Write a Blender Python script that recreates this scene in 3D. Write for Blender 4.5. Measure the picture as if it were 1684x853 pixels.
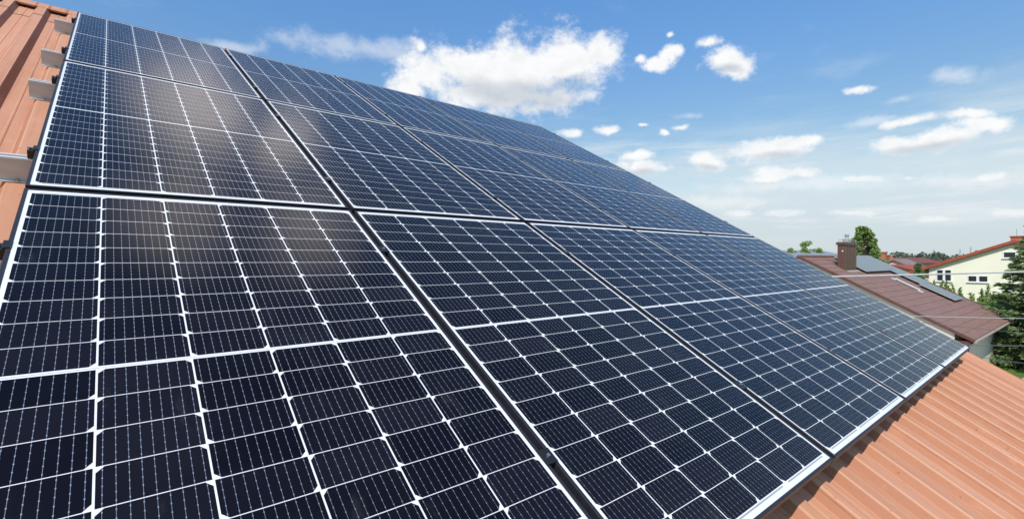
import bpy, bmesh, math, random
import numpy as np
from mathutils import Vector, Matrix

random.seed(7)
rng = np.random.default_rng(7)
D = bpy.data
SC = bpy.context.scene
for o in list(D.objects):
    D.objects.remove(o)

# ------------------------------------------------------------------ camera, world, sun, exposure
Z0 = 4.923                                   # height of the array's lowest corner
TILT = math.radians(29.5773)
AZ = math.radians(49.9177)
FOC = 785.5
CAM = Vector((0.2056, -0.5381, Z0 + 0.6768))
cam = D.cameras.new('camera'); cam.sensor_width = 36; cam.lens = 36 * FOC / 1684
cam.clip_start = 0.02; cam.clip_end = 9000
camo = D.objects.new('camera', cam); SC.collection.objects.link(camo)
camo.location = CAM; camo.rotation_euler = (math.pi / 2, 0, AZ - math.pi / 2)
SC.camera = camo
VF = Vector((math.cos(AZ), math.sin(AZ), 0)); VR = Vector((math.sin(AZ), -math.cos(AZ), 0)); VU = Vector((0, 0, 1))
def ray(x, y): return VF + VR * ((x - 842) / FOC) - VU * ((y - 426.5) / FOC)
def at_x(x, y, X):                            # the point seen in direction (x, y) at X metres along the eave axis
    d = ray(x, y); return CAM + d * (X / d.x)
def at_t(x, y, t): return CAM + ray(x, y) * t

SUN = Vector((-0.60, -0.30, 0.74)).normalized()
sl = D.lights.new('sun', 'SUN'); sl.energy = 4.3; sl.angle = math.radians(0.5); sl.color = (1, 0.95, 0.87)
so = D.objects.new('sun', sl); SC.collection.objects.link(so)
so.rotation_euler = SUN.to_track_quat('Z', 'Y').to_euler(); so.location = (0, 0, 60)
SC.view_settings.view_transform = 'Standard'; SC.view_settings.look = 'None'
SC.view_settings.exposure = 0.0; SC.view_settings.gamma = 1; SC.view_settings.use_curve_mapping = False
SC.cycles.max_bounces = 6; SC.cycles.transparent_max_bounces = 8
SC.cycles.use_denoising = True

class X:                                      # tiny wrapper: arithmetic on node sockets
    def __init__(s, t, k): s.t = t; s.k = k
    def op(s, o, *a, clamp=False):
        n = s.t.nodes.new('ShaderNodeMath'); n.operation = o; n.use_clamp = clamp
        for i, v in enumerate((s,) + a):
            if isinstance(v, X): s.t.links.new(v.k, n.inputs[i])
            else: n.inputs[i].default_value = v
        return X(s.t, n.outputs[0])
    def __add__(s, o): return s.op('ADD', o)
    def __sub__(s, o): return s.op('SUBTRACT', o)
    def __mul__(s, o): return s.op('MULTIPLY', o)
    def __truediv__(s, o): return s.op('DIVIDE', o)
    def lt(s, o): return s.op('LESS_THAN', o)
    def gt(s, o): return s.op('GREATER_THAN', o)
    def abs(s): return s.op('ABSOLUTE')
    def fract(s): return s.op('FRACT')
    def floor(s): return s.op('FLOOR')
    def max(s, o): return s.op('MAXIMUM', o)
    def min(s, o): return s.op('MINIMUM', o)
    def smooth(s, a, b, lo=0., hi=1.):
        n = s.t.nodes.new('ShaderNodeMapRange'); n.interpolation_type = 'SMOOTHSTEP'; n.clamp = True
        s.t.links.new(s.k, n.inputs[0])
        for i, v in enumerate((a, b, lo, hi)): n.inputs[i + 1].default_value = v
        return X(s.t, n.outputs[0])
def node(t, typ, **kw):
    n = t.nodes.new('ShaderNode' + typ)
    for k, v in kw.items(): setattr(n, k, v)
    return n
def put(t, sock, v):
    if isinstance(v, X): t.links.new(v.k, sock)
    elif hasattr(v, 'is_output'): t.links.new(v, sock)
    else: sock.default_value = v
def mixc(t, f, a, b, blend='MIX'):
    n = node(t, 'Mix', data_type='RGBA', blend_type=blend)
    put(t, n.inputs[0], f)
    for i, v in ((6, a), (7, b)): put(t, n.inputs[i], v if not isinstance(v, tuple) else (v + (1,) if len(v) == 3 else v))
    return n.outputs[2]
def noise(t, vec, scale, detail=4, rough=0.55, dim='3D'):
    n = node(t, 'TexNoise', noise_dimensions=dim)
    if vec is not None: t.links.new(vec, n.inputs['Vector'])
    n.inputs['Scale'].default_value = scale; n.inputs['Detail'].default_value = detail; n.inputs['Roughness'].default_value = rough
    return X(t, n.outputs[0])
def mapping(t, vec, scale=(1, 1, 1), loc=(0, 0, 0), rot=(0, 0, 0), typ='POINT'):
    n = node(t, 'Mapping', vector_type=typ); t.links.new(vec, n.inputs[0])
    n.inputs['Location'].default_value = loc; n.inputs['Rotation'].default_value = rot; n.inputs['Scale'].default_value = scale
    return n.outputs[0]

W = D.worlds.new('World'); SC.world = W; W.use_nodes = True
t = W.node_tree; t.nodes.clear()
out = node(t, 'OutputWorld'); bg = node(t, 'Background'); t.links.new(bg.outputs[0], out.inputs[0])
SKY = 0.15
def rad(*c): return tuple(v / SKY for v in c)
bg.inputs[1].default_value = SKY
sky = node(t, 'TexSky', sky_type='NISHITA', sun_disc=False)
sky.sun_elevation = math.asin(SUN.z); sky.sun_rotation = math.atan2(SUN.x, SUN.y)
sky.altitude = 150; sky.air_density = 1.15; sky.dust_density = 0.3; sky.ozone_density = 3.0
dirv = node(t, 'TexCoord').outputs['Generated']
sep = node(t, 'SeparateXYZ'); t.links.new(dirv, sep.inputs[0])
ez = X(t, sep.outputs[2])
tint = mixc(t, ez.smooth(.16, .52), (.83, .86, .80), (.74, 1.08, 1.30))
skyc = mixc(t, 1.0, sky.outputs[0], tint, 'MULTIPLY')
# pale hazy band over the horizon, streaked
streak = noise(t, mapping(t, dirv, (2.2, 2.2, 16)), 2.2, 6, 0.6)
hz = (ez + (streak - 0.5) * 0.22).smooth(0.285, 0.09)
hcol = mixc(t, ez.smooth(.0, .13), rad(.605, .69, .735), rad(.665, .765, .825))
skyc = mixc(t, hz * 0.94, skyc, hcol)
band = noise(t, mapping(t, dirv, (1.6, 1.6, 13), (1, 4, 2)), 2.6, 8, 0.62)
skyc = mixc(t, band.smooth(.50, .68) * ez.smooth(.02, .07) * ez.smooth(.27, .17) * .75, skyc, rad(.80, .85, .885))
# high thin veil
veil = noise(t, mapping(t, dirv, (1.0, 1.6, 3.4), rot=(0, 0, 0.6)), 2.6, 7, 0.62)
skyc = mixc(t, veil.smooth(0.56, 0.86) * ez.smooth(0.02, 0.2) * 0.30, skyc, rad(.80, .86, .91))
wn1 = node(t, 'TexNoise'); t.links.new(dirv, wn1.inputs['Vector']); wn1.inputs['Scale'].default_value = 9; wn1.inputs['Detail'].default_value = 5; wn1.inputs['Roughness'].default_value = .6
wsub = node(t, 'VectorMath', operation='SUBTRACT'); t.links.new(wn1.outputs['Color'], wsub.inputs[0]); wsub.inputs[1].default_value = (.5, .5, .5)
wmul = node(t, 'VectorMath', operation='MULTIPLY_ADD'); t.links.new(wsub.outputs[0], wmul.inputs[0]); wmul.inputs[1].default_value = (.055, .055, .030); t.links.new(dirv, wmul.inputs[2])
warped = wmul.outputs[0]
def field(blobs):
    f = None
    for b in blobs:
        if len(b) == 3:                       # given as a world direction and radius
            c = Vector(b[0]).normalized(); a1 = a2 = b[1]; off = b[2]
            h = c.cross(VU).normalized(); v = h.cross(c)
        else:
            px, py, rx, ry, ang, off = b
            ca, sa = math.cos(math.radians(ang)), math.sin(math.radians(ang))
            c = ray(px, py).normalized()
            hx = ray(px + rx * ca, py - rx * sa).normalized() - c
            vy = ray(px - ry * sa, py - ry * ca).normalized() - c
            a1, a2 = hx.length * 1.06, vy.length * 1.22
            h = (hx - c * hx.dot(c)).normalized(); v = c.cross(h)
            if v.dot(vy) < 0: v = -v
        M = Matrix((h, v, c if h.cross(v).dot(c) > 0 else -c)).transposed()
        q = mapping(t, warped, (a1, a2, 0.5), c, M.to_euler(), 'TEXTURE')
        ln = node(t, 'VectorMath', operation='LENGTH'); t.links.new(q, ln.inputs[0])
        e = X(t, ln.outputs['Value'])
        if off: e = e + off
        f = e if f is None else f.op('SMOOTH_MIN', e, 0.35)
    return f
PUFFY = [(760, 112, 88, 44, 0, 0), (850, 122, 115, 55, 0, 0), (930, 105, 85, 42, 0, 0), (992, 82, 40, 26, 18, 0), (715, 118, 50, 30, 0, 0),
         (830, 158, 115, 32, 0, 0), (890, 160, 75, 24, 0, .1), (668, 146, 40, 18, -10, .1), (698, 80, 15, 13, 50, .15),
         (1096, 90, 12, 21, -20, 0), (1084, 104, 24, 11, 10, .05), (1110, 80, 14, 11, 20, 0), (1057, 97, 10, 9, 0, .25), (1166, 68, 32, 11, 3, .0), (1188, 100, 36, 23, -10, 0),
         (1208, 116, 26, 14, 0, 0), (1097, 55, 11, 5, 0, .3), (1120, 209, 15, 7, 0, 0), (1095, 218, 11, 6, 0, .2), (1058, 205, 14, 4, 0, .4), (1045, 256, 30, 9, 0, 0),
         (1058, 273, 42, 11, 0, 0), (1170, 264, 34, 12, -5, 0), (1270, 246, 62, 15, 3, 0), (1315, 234, 44, 9, 5, .05), (1290, 283, 62, 11, 0, .1), (1270, 291, 50, 8, 0, .1),
         (1480, 240, 60, 13, 4, 0), (1545, 230, 60, 15, 6, 0), (1620, 207, 42, 13, 5, 0), (1498, 200, 54, 8, 10, .15), (1598, 189, 44, 8, 5, .1), (1412, 148, 27, 8, 8, .15),
         (1290, 349, 38, 6, 0, .1), (1402, 349, 44, 6, 0, .15), (1545, 362, 46, 6, 0, .2), (1492, 295, 20, 7, 0, .25), (1217, 351, 26, 7, 0, .15),
         (1001, 214, 24, 9, 0, .2), (935, 218, 24, 9, 0, .25), (1420, 292, 60, 7, 0, .3), (1610, 292, 70, 9, 4, .3), (1660, 352, 40, 8, 0, .3),
         ((-0.6, 0.5, 0.6), 0.3, 0), ((0.5, -0.7, 0.5), 0.28, 0)]
WISPS = [(590, 78, 120, 17, -4, 0), (660, 92, 60, 9, -6, .1), (1565, 122, 62, 12, 6, 0), (380, 78, 60, 10, -6, .1), (1430, 202, 60, 9, 8, .2), (1480, 165, 40, 8, 8, .3), (1130, 190, 30, 6, 0, .3), (1330, 300, 170, 13, 2, .1), (1560, 300, 150, 14, 3, .1), (1180, 330, 120, 12, 0, .2)]
VEILED = [((0.12, 0.70, 0.70), 0.10, 0), ((0.24, 0.665, 0.70), 0.07, .1), ((0.09, 0.56, 0.82), 0.09, .0), ((0.29, 0.53, 0.80), 0.10, .0)]
SHADE = [(870, 160, 105, 22, 0, 0), (800, 150, 70, 18, -8, .1), (940, 140, 60, 16, 8, .1), (1195, 120, 26, 9, 0, 0), (1280, 257, 55, 8, 3, 0), (1520, 245, 80, 8, 5, 0), (1060, 282, 36, 6, 0, 0), (1170, 272, 26, 5, 0, 0)]
n1 = noise(t, mapping(t, dirv, (1, 1, 1.25)), 13, 9, 0.62)
n2 = noise(t, mapping(t, dirv, (1, 1, 1.3), (5, 2, 3)), 42, 8, 0.66)
F1 = field(PUFFY) + (n1 - 0.5) * 2.1 + (n2 - 0.5) * 1.1
alpha = F1.smooth(1.20, 0.40) * ez.smooth(.04, .17, .5, 1.0)
F3 = field(WISPS) + (n1 - 0.5) * 2.4 + (n2 - 0.5) * 1.2
alpha = alpha.max(F3.smooth(1.35, 0.15) * .42)
F2 = field(VEILED) + (n1 - 0.5) * 1.5
veilm = F2.smooth(1.35, 0.1)
G1 = field(SHADE) + (noise(t, dirv, 9, 5, 0.6) - 0.5) * 1.2
shade = G1.smooth(1.35, 0.25)
inner = (noise(t, mapping(t, dirv, (1, 1, 1.6), (3, 1, 2)), 16, 6, 0.6)).smooth(0.40, 0.72) * F1.smooth(0.85, 0.3)
cl = mixc(t, shade * 0.85 + inner * 0.30, rad(1.0, 1.0, 1.0), rad(.60, .645, .70))
skyc = mixc(t, alpha * 0.97, skyc, cl)
skyc = mixc(t, veilm * 0.9, skyc, rad(2.1, 1.90, 1.82))
t.links.new(skyc, bg.inputs[0])

# ------------------------------------------------------------------ helpers
def mat(name, color=(.5, .5, .5), rough=.6, metal=0., spec=.5, build=None):
    m = D.materials.new(name); m.use_nodes = True
    tt = m.node_tree; b = tt.nodes['Principled BSDF']
    b.inputs['Base Color'].default_value = (*color, 1); b.inputs['Roughness'].default_value = rough
    b.inputs['Metallic'].default_value = metal; b.inputs['Specular IOR Level'].default_value = spec
    if build: build(tt, b)
    return m
def bump(tt, b, h, strength=.3, dist=.01):
    n = node(tt, 'Bump'); n.inputs['Strength'].default_value = strength; n.inputs['Distance'].default_value = dist
    put(tt, n.inputs['Height'], h); tt.links.new(n.outputs[0], b.inputs['Normal'])
def mottled(name, c1, c2, scale, rough=.7, spec=.3, bmp=.15, bscale=None, dist=.01, stretch=(1, 1, 1), metal=0.):
    def f(tt, b):
        v = node(tt, 'TexCoord').outputs['Object']
        mv = mapping(tt, v, stretch)
        a = noise(tt, mv, scale, 6, .6)
        tt.links.new(mixc(tt, a.smooth(.3, .7), c1, c2), b.inputs['Base Color'])
        r = noise(tt, mv, scale * 2.3, 4, .6)
        put(tt, b.inputs['Roughness'], r * .25 + (rough - .12))
        if bmp: bump(tt, b, noise(tt, mv, bscale or scale * 6, 4, .6), bmp, dist)
    return mat(name, c1, rough, metal, spec, f)

class MB:                                     # collects shapes, links them as ONE mesh object
    def __init__(s): s.v = []; s.f = []; s.uv = {}
    def add(s, vs, fs):
        n = len(s.v); s.v += [tuple(v) for v in vs]; s.f += [tuple(i + n for i in f) for f in fs]
    def box(s, lo, hi, M=None):
        (a, b, c), (d, e, f) = lo, hi
        vs = [(x, y, z) for z in (c, f) for y in (b, e) for x in (a, d)]
        if M is not None: vs = [M @ Vector(v) for v in vs]
        s.add(vs, [(0, 2, 3, 1), (4, 5, 7, 6), (0, 1, 5, 4), (2, 6, 7, 3), (0, 4, 6, 2), (1, 3, 7, 5)])
    def prism(s, poly, p0, ax, ay, vec, caps=True):   # polygon in plane (ax, ay) at p0, extruded along vec
        p0, ax, ay, vec = map(Vector, (p0, ax, ay, vec)); k = len(poly)
        vs = [p0 + ax * x + ay * y for x, y in poly]; vs += [v + vec for v in vs]
        fs = [(i, (i + 1) % k, (i + 1) % k + k, i + k) for i in range(k)]
        if caps: fs += [tuple(range(k))[::-1], tuple(range(k, 2 * k))]
        s.add(vs, fs)
    def tube(s, pts, r, n=8, caps=True):
        pts = [Vector(p) for p in pts]; rs = r if isinstance(r, (list, tuple)) else [r] * len(pts)
        vs = []; prev = None
        for i, p in enumerate(pts):
            d = (pts[min(i + 1, len(pts) - 1)] - pts[max(i - 1, 0)]).normalized()
            a = prev if prev is not None and abs(prev.dot(d)) < .9 else (Vector((0, 0, 1)) if abs(d.z) < .9 else Vector((1, 0, 0)))
            u = (a - d * a.dot(d)).normalized(); w = d.cross(u); prev = u
            vs += [p + (u * math.cos(q) + w * math.sin(q)) * rs[i] for q in [2 * math.pi * j / n for j in range(n)]]
        fs = [(i * n + j, i * n + (j + 1) % n, (i + 1) * n + (j + 1) % n, (i + 1) * n + j) for i in range(len(pts) - 1) for j in range(n)]
        if caps: fs += [tuple(range(n))[::-1], tuple(range((len(pts) - 1) * n, len(pts) * n))]
        s.add(vs, fs)
    def build(s, name, m, parent=None, smooth=False, bevel=0, normals=True):
        me = D.meshes.new(name); me.from_pydata(s.v, [], s.f); me.update()
        if normals:
            bm = bmesh.new(); bm.from_mesh(me); bmesh.ops.recalc_face_normals(bm, faces=bm.faces); bm.to_mesh(me); bm.free()
        me.materials.append(m)
        if smooth:
            for p in me.polygons: p.use_smooth = True
        o = D.objects.new(name, me); SC.collection.objects.link(o); o.parent = parent
        if bevel:
            bv = o.modifiers.new('bevel', 'BEVEL'); bv.width = bevel; bv.segments = 2; bv.limit_method = 'ANGLE'; bv.angle_limit = math.radians(40)
        return o
def tag(o, label=None, cat=None, group=None, kind=None):
    if label: o['label'] = label
    if cat: o['category'] = cat
    if group: o['group'] = group
    if kind: o['kind'] = kind
    return o
def thing(name, label, cat, loc=(0, 0, 0), rot=(0, 0, 0), group=None):
    o = D.objects.new(name, None); SC.collection.objects.link(o)
    o.location = loc; o.rotation_euler = rot; o.empty_display_size = .3
    return tag(o, label, cat, group)
def copy_tree(o, parent=None):
    c = o.copy(); SC.collection.objects.link(c); c.parent = parent
    for ch in [x for x in SC.objects if x.parent == o]: copy_tree(ch, c)
    return c

# ------------------------------------------------------------------ materials
def salmon(tt, b):
    v = node(tt, 'TexCoord').outputs['Object']
    big = noise(tt, mapping(tt, v, (1, .35, .35)), 1.1, 5, .6)
    sx = node(tt, 'SeparateXYZ'); tt.links.new(v, sx.inputs[0])
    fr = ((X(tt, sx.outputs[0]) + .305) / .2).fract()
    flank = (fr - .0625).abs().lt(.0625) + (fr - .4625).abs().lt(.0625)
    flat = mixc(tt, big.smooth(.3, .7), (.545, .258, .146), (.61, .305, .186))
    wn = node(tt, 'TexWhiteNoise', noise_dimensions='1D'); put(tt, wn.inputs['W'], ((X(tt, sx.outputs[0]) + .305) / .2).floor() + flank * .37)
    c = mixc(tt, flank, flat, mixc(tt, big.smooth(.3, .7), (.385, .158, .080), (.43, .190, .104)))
    c = mixc(tt, X(tt, wn.outputs[0]) * .34, c, (.34, .135, .075))
    edge_pale = ((fr - .125).abs().min((fr - .4).abs()).min((fr - 1.0).abs())).smooth(.028, .008)
    c = mixc(tt, edge_pale * .55, c, (.68, .40, .26))  # paler lines along the rib edges
    fine = noise(tt, mapping(tt, v, (1.2, .5, .5)), 14, 6, .65)
    c = mixc(tt, fine.smooth(.48, .8) * .38, c, (.64, .36, .23))
    st = noise(tt, mapping(tt, v, (26, .7, .7)), 1.6, 5, .6)
    c = mixc(tt, st.smooth(.48, .70) * .52, c, (.40, .16, .08))
    sp = noise(tt, v, 46, 2, .5)
    c = mixc(tt, sp.smooth(.69, .75) * .55, c, (.20, .085, .05))
    lich = noise(tt, v, 23, 5, .7)
    c = mixc(tt, lich.smooth(.64, .75) * .35, c, (.60, .40, .30))
    tt.links.new(c, b.inputs['Base Color'])
    put(tt, b.inputs['Roughness'], fine * .2 + .5)
    bump(tt, b, noise(tt, v, 60, 5, .6), .12, .004)
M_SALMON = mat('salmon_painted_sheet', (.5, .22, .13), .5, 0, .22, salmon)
M_ALU = mottled('mill_aluminium', (.68, .67, .66), (.58, .57, .56), 30, .5, .5, .04, metal=.15, stretch=(.2, 1, 1))
M_BLACK = mottled('black_anodised', (.015, .0145, .019), (.022, .021, .027), 40, .45, .5, .03)
M_CLAMP = mat('black_clamp', (.015, .015, .016), .35)
M_BOLT = mat('steel_bolt', (.55, .55, .56), .3, .9)
M_PLASTER = mottled('cream_plaster', (.74, .66, .53), (.66, .585, .465), 2.2, .9, .15, .3, 90, .004)
M_YELLOW = mottled('pale_yellow_plaster', (.84, .80, .64), (.80, .76, .60), .8, .9, .15, .2, 60, .004)
M_PINK = mottled('pink_plaster', (.72, .47, .42), (.66, .42, .37), .8, .9, .15, .2, 60, .004)
M_GREYPL = mottled('grey_plaster', (.5, .49, .46), (.44, .43, .4), .8, .9, .15, .2, 60, .004)
M_BROWNT = mottled('brown_metal_tile', (.205, .116, .088), (.25, .145, .112), 3.0, .55, .35, .25, 120, .004)
M_BROWN = mottled('brown_trim', (.115, .046, .034), (.145, .062, .046), 4, .45, .4, .08)
M_CHIM = mottled('brown_sheet_cladding', (.10, .052, .037), (.125, .068, .05), 5, .4, .45, .1, 40)
M_GUTTER = mottled('pale_brown_gutter', (.42, .34, .28), (.36, .29, .24), 6, .45, .4, .05)
M_WHITE = mottled('white_frame', (.78, .78, .77), (.72, .72, .71), 5, .45, .4, .03)
M_PANE = mat('dark_window_pane', (.03, .033, .037), .06, 0, .6)
def redtile(tt, b):
    v = node(tt, 'TexCoord').outputs['Object']
    a = noise(tt, v, 2.2, 6, .65)
    tt.links.new(mixc(tt, a.smooth(.3, .7), (.38, .085, .048), (.29, .06, .036)), b.inputs['Base Color'])
    wv = node(tt, 'TexWave', wave_type='BANDS', bands_direction='X'); tt.links.new(v, wv.inputs[0]); wv.inputs['Scale'].default_value = 1.6
    bump(tt, b, X(tt, wv.outputs['Fac']), .5, .04)
M_RED = mat('red_tiles', (.4, .07, .035), .6, 0, .35, redtile)
M_MAROON = mottled('maroon_tiles', (.17, .055, .045), (.22, .075, .06), 1.5, .65, .3, .3, 8, .03)
M_SLATE = mottled('slate_blue_sheet', (.22, .255, .28), (.28, .31, .335), 1.5, .5, .4, .1)
M_GREYTILE = mottled('grey_brown_tiles', (.20, .16, .14), (.25, .2, .175), 1.5, .7, .3, .3, 8, .03)
def brickm(tt, b):
    v = node(tt, 'TexCoord').outputs['Object']
    n = node(tt, 'TexBrick'); tt.links.new(mapping(tt, v, (1, 1, 1), rot=(math.pi / 2, 0, 0)), n.inputs[0])
    n.inputs['Color1'].default_value = (.42, .13, .05, 1); n.inputs['Color2'].default_value = (.36, .105, .045, 1); n.inputs['Mortar'].default_value = (.4, .34, .28, 1)
    n.inputs['Scale'].default_value = 4
    tt.links.new(n.outputs[0], b.inputs['Base Color'])
M_BRICK = mat('orange_brick', (.4, .13, .05), .8, 0, .2, brickm)
M_BARK = mottled('bark', (.10, .07, .05), (.06, .043, .032), 9, .9, .1, .6, 30, .02, (1, 1, .25))
M_WIRE = mottled('pale_cable_sheath', (.55, .55, .53), (.46, .46, .45), 12, .5, .4, 0)
M_DWIRE = mottled('dark_cable_sheath', (.11, .11, .12), (.15, .15, .16), 12, .5, .4, 0)
M_STEEL = mottled('galvanised_steel', (.42, .44, .46), (.5, .52, .54), 6, .5, .4, 0, metal=.3)
def leafm(name, c1, c2, c3, trans=.25):
    def f(tt, b):
        g = node(tt, 'NewGeometry'); r = X(tt, g.outputs['Random Per Island'])
        v = node(tt, 'TexCoord').outputs['Object']
        c = mixc(tt, r, c1, c2)
        c = mixc(tt, noise(tt, v, 1.3, 3, .5).smooth(.45, .7) * .6, c, c3)
        tt.links.new(c, b.inputs['Base Color'])
        tr = node(tt, 'BsdfTranslucent'); tt.links.new(mixc(tt, 1.0, c, (1.4, 1.5, .7), 'MULTIPLY'), tr.inputs[0])
        ms = node(tt, 'MixShader'); ms.inputs[0].default_value = trans
        tt.links.new(b.outputs[0], ms.inputs[1]); tt.links.new(tr.outputs[0], ms.inputs[2])
        tt.links.new(ms.outputs[0], tt.nodes['Material Output'].inputs[0])
    return mat(name, c1, .55, 0, .3, f)
M_LEAF = leafm('broad_leaves', (.14, .215, .065), (.235, .32, .10), (.28, .36, .12))
M_LEAFL = leafm('fresh_leaves', (.22, .29, .10), (.30, .38, .13), (.34, .40, .16), .35)
M_NEEDLE = leafm('spruce_needles', (.10, .155, .07), (.18, .255, .105), (.26, .335, .14), .22)
M_FAR = leafm('far_wood_leaves', (.085, .11, .075), (.12, .14, .10), (.14, .16, .115), .1)
def grassm(tt, b):
    v = node(tt, 'TexCoord').outputs['Object']
    a = noise(tt, v, .35, 6, .6); f = noise(tt, v, 9, 6, .7)
    c = mixc(tt, a.smooth(.35, .65), (.06, .12, .02), (.11, .17, .035))
    c = mixc(tt, f.smooth(.4, .75) * .5, c, (.16, .20, .06))
    tt.links.new(c, b.inputs['Base Color']); bump(tt, b, f, .8, .05)
M_GRASS = mat('grass_ground', (.08, .14, .03), .9, 0, .15, grassm)

# solar glass: cells, white grid, busbars; all in metres on the sheet's UV map
PW, PH, GAPX, GAPY = 1.056, 1.8467, .020, .022
def cells(tt, b, rows=20, cols=6, w=PW - GAPX, h=PH - GAPY, far=False):
    uvn = node(tt, 'UVMap'); s = node(tt, 'SeparateXYZ'); tt.links.new(uvn.outputs[0], s.inputs[0])
    x, y = X(tt, s.outputs[0]), X(tt, s.outputs[1])
    bx, by, mid = .0178, .031, .0095
    pc = (w - 2 * bx) / cols; pr = (h - 2 * by - mid) / rows
    cw, ch = pc - .0036, pr - .0018
    up = y.gt(h / 2)
    yy = y - by - up * mid
    inmid = (y - h / 2).abs().lt(mid / 2)
    cu = (x - bx) / pc; cv = yy / pr
    inside = cu.gt(0) * cu.lt(cols) * cv.gt(0) * cv.lt(rows) * (inmid * -1 + 1)
    fu, fv = cu.fract(), cv.fract()
    dx = ((fu - .5).abs() * -pc) + cw / 2; dy = ((fv - .5).abs() * -pr) + ch / 2
    cell = dx.gt(0) * dy.gt(0) * inside
    odd = ((cu.floor() * .5).fract()).gt(.25)
    yb = (fv - .5) * pr + ch / 2; yt = (fv - .5) * -pr + ch / 2
    edge = yt * odd + yb * (odd * -1 + 1)
    cell = cell * (dx + edge).gt(.0118)
    nb = 9
    k = ((fu - .5) * pc + cw / 2) / (cw / nb)
    bar = (k.fract() - .5).abs() * (cw / nb)
    pad = ((fv * 5).fract() - .5).abs().lt(.075)
    bus = bar.lt(pad * .0007 + .00027) * cell
    wn = node(tt, 'TexWhiteNoise', noise_dimensions='3D')
    cb = node(tt, 'CombineXYZ'); put(tt, cb.inputs[0], cu.floor()); put(tt, cb.inputs[1], cv.floor())
    oi = node(tt, 'ObjectInfo'); tt.links.new(oi.outputs['Random'], cb.inputs[2]); tt.links.new(cb.outputs[0], wn.inputs[0])
    rnd = X(tt, wn.outputs[0])
    ob = node(tt, 'TexCoord').outputs['Object']
    cc = mixc(tt, rnd, (.0036, .0034, .0060), (.0090, .0084, .0130))
    cc = mixc(tt, bus, cc, (.62, .62, .62))
    rib = (y - .0265).abs().lt(.0022) + (y - (h - .0265)).abs().lt(.0022)
    rib = rib * ((cu * .5).fract() - .5).abs().lt(.44) * cu.gt(0) * cu.lt(cols)
    wh = mixc(tt, rib, (.74, .735, .72), (.32, .34, .33))
    cbs = mixc(tt, inmid * (y - h / 2).abs().lt(.0012) * cu.gt(0) * cu.lt(cols), wh, (.42, .43, .45))
    c = mixc(tt, cell, cbs, cc)
    dn = noise(tt, ob, 5, 6, .65); d2 = noise(tt, ob, 120, 3, .6)
    dust = dn.smooth(.35, .8) * .008 + y.smooth(.22, .0) * .014
    sm = noise(tt, mapping(tt, ob, (3.2, 1.1, 1), rot=(0, 0, .5)), 2.6, 8, .7)
    dust = dust + sm.smooth(.57, .72) * .036
    c = mixc(tt, dust, c, (.46, .43, .40))
    tt.links.new(c, b.inputs['Base Color'])
    put(tt, b.inputs['Roughness'], (dn * .12 + .06).max(bus * .38))
    put(tt, b.inputs['Metallic'], bus * .8)
    b.inputs['IOR'].default_value = 1.42
    tt.links.new(mixc(tt, cell * (bus * -1 + 1), (1, 1, 1), (.70, .86, 1.0)), b.inputs['Specular Tint'])
M_CELL = mat('solar_glass', (.02, .02, .04), .1, 0, .18, cells)

# ------------------------------------------------------------------ ground, wood on the horizon
mb = MB()
N = 48
vs = [(0, 0, 0)] + [(r * math.cos(a), r * math.sin(a), 0) for r in (30, 120, 600, 4500) for a in [2 * math.pi * i / N for i in range(N)]]
fs = [(0, 1 + i, 1 + (i + 1) % N) for i in range(N)]
for q in range(3):
    fs += [(1 + q * N + i, 1 + (q + 1) * N + i, 1 + (q + 1) * N + (i + 1) % N, 1 + q * N + (i + 1) % N) for i in range(N)]
mb.add(vs, fs)
tag(mb.build('ground', M_GRASS), 'green lawn and fields reaching to the horizon', 'ground', kind='structure')

M_BOUNCE_PAVE = mottled('bounce_paving', (.40, .36, .31), (.33, .30, .26), 1.2, .85, .2, .3, 14, .01)
mb = MB(); mb.box((5.2, -9, -.1), (33.2, 1.2, .035)); mb.box((5.2, 1.2, -.1), (26.9, 13, .035))  # paving added to warm the ground bounce onto the brown house's wall
tag(mb.build('added_yard', M_BOUNCE_PAVE), 'pale paving added between the salmon roofed house and the brown house for warm bounce light', 'yard', kind='structure')

def leaf_mesh(name, P, size, m, parent=None, up=None, elong=1.0, dirs=None, flat=0.0):
    P = np.asarray(P, float); n = len(P)
    sz = size * rng.uniform(.6, 1.35, n)
    a = rng.normal(size=(n, 3)) if dirs is None else np.asarray(dirs) + rng.normal(size=(n, 3)) * .25
    a /= np.linalg.norm(a, axis=1)[:, None]
    b = rng.normal(size=(n, 3)); b[:, 2] *= (1 - flat)
    b -= a * (a * b).sum(1)[:, None]; b /= np.linalg.norm(b, axis=1)[:, None]
    A = a * (sz * elong)[:, None]; B = b * sz[:, None] * .5
    V = np.stack([P - A, P + B, P + A, P - B], 1).reshape(-1, 3)
    me = D.meshes.new(name); me.vertices.add(4 * n); me.vertices.foreach_set('co', V.ravel())
    me.loops.add(4 * n); me.loops.foreach_set('vertex_index', np.arange(4 * n))
    me.polygons.add(n); me.polygons.foreach_set('loop_start', np.arange(n) * 4); me.polygons.foreach_set('loop_total', np.full(n, 4))
    me.update(); me.materials.append(m)
    o = D.objects.new(name, me); SC.collection.objects.link(o); o.parent = parent
    return o
def clump_points(centers, radii, per):
    out = []
    for c, r in zip(centers, radii):
        q = rng.normal(size=(per, 3)); q /= np.linalg.norm(q, axis=1)[:, None]
        out.append(np.array(c) + q * (r * rng.uniform(.35, 1.0, per) ** .6)[:, None] * np.array([1, 1, .75]))
    return np.concatenate(out)

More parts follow.
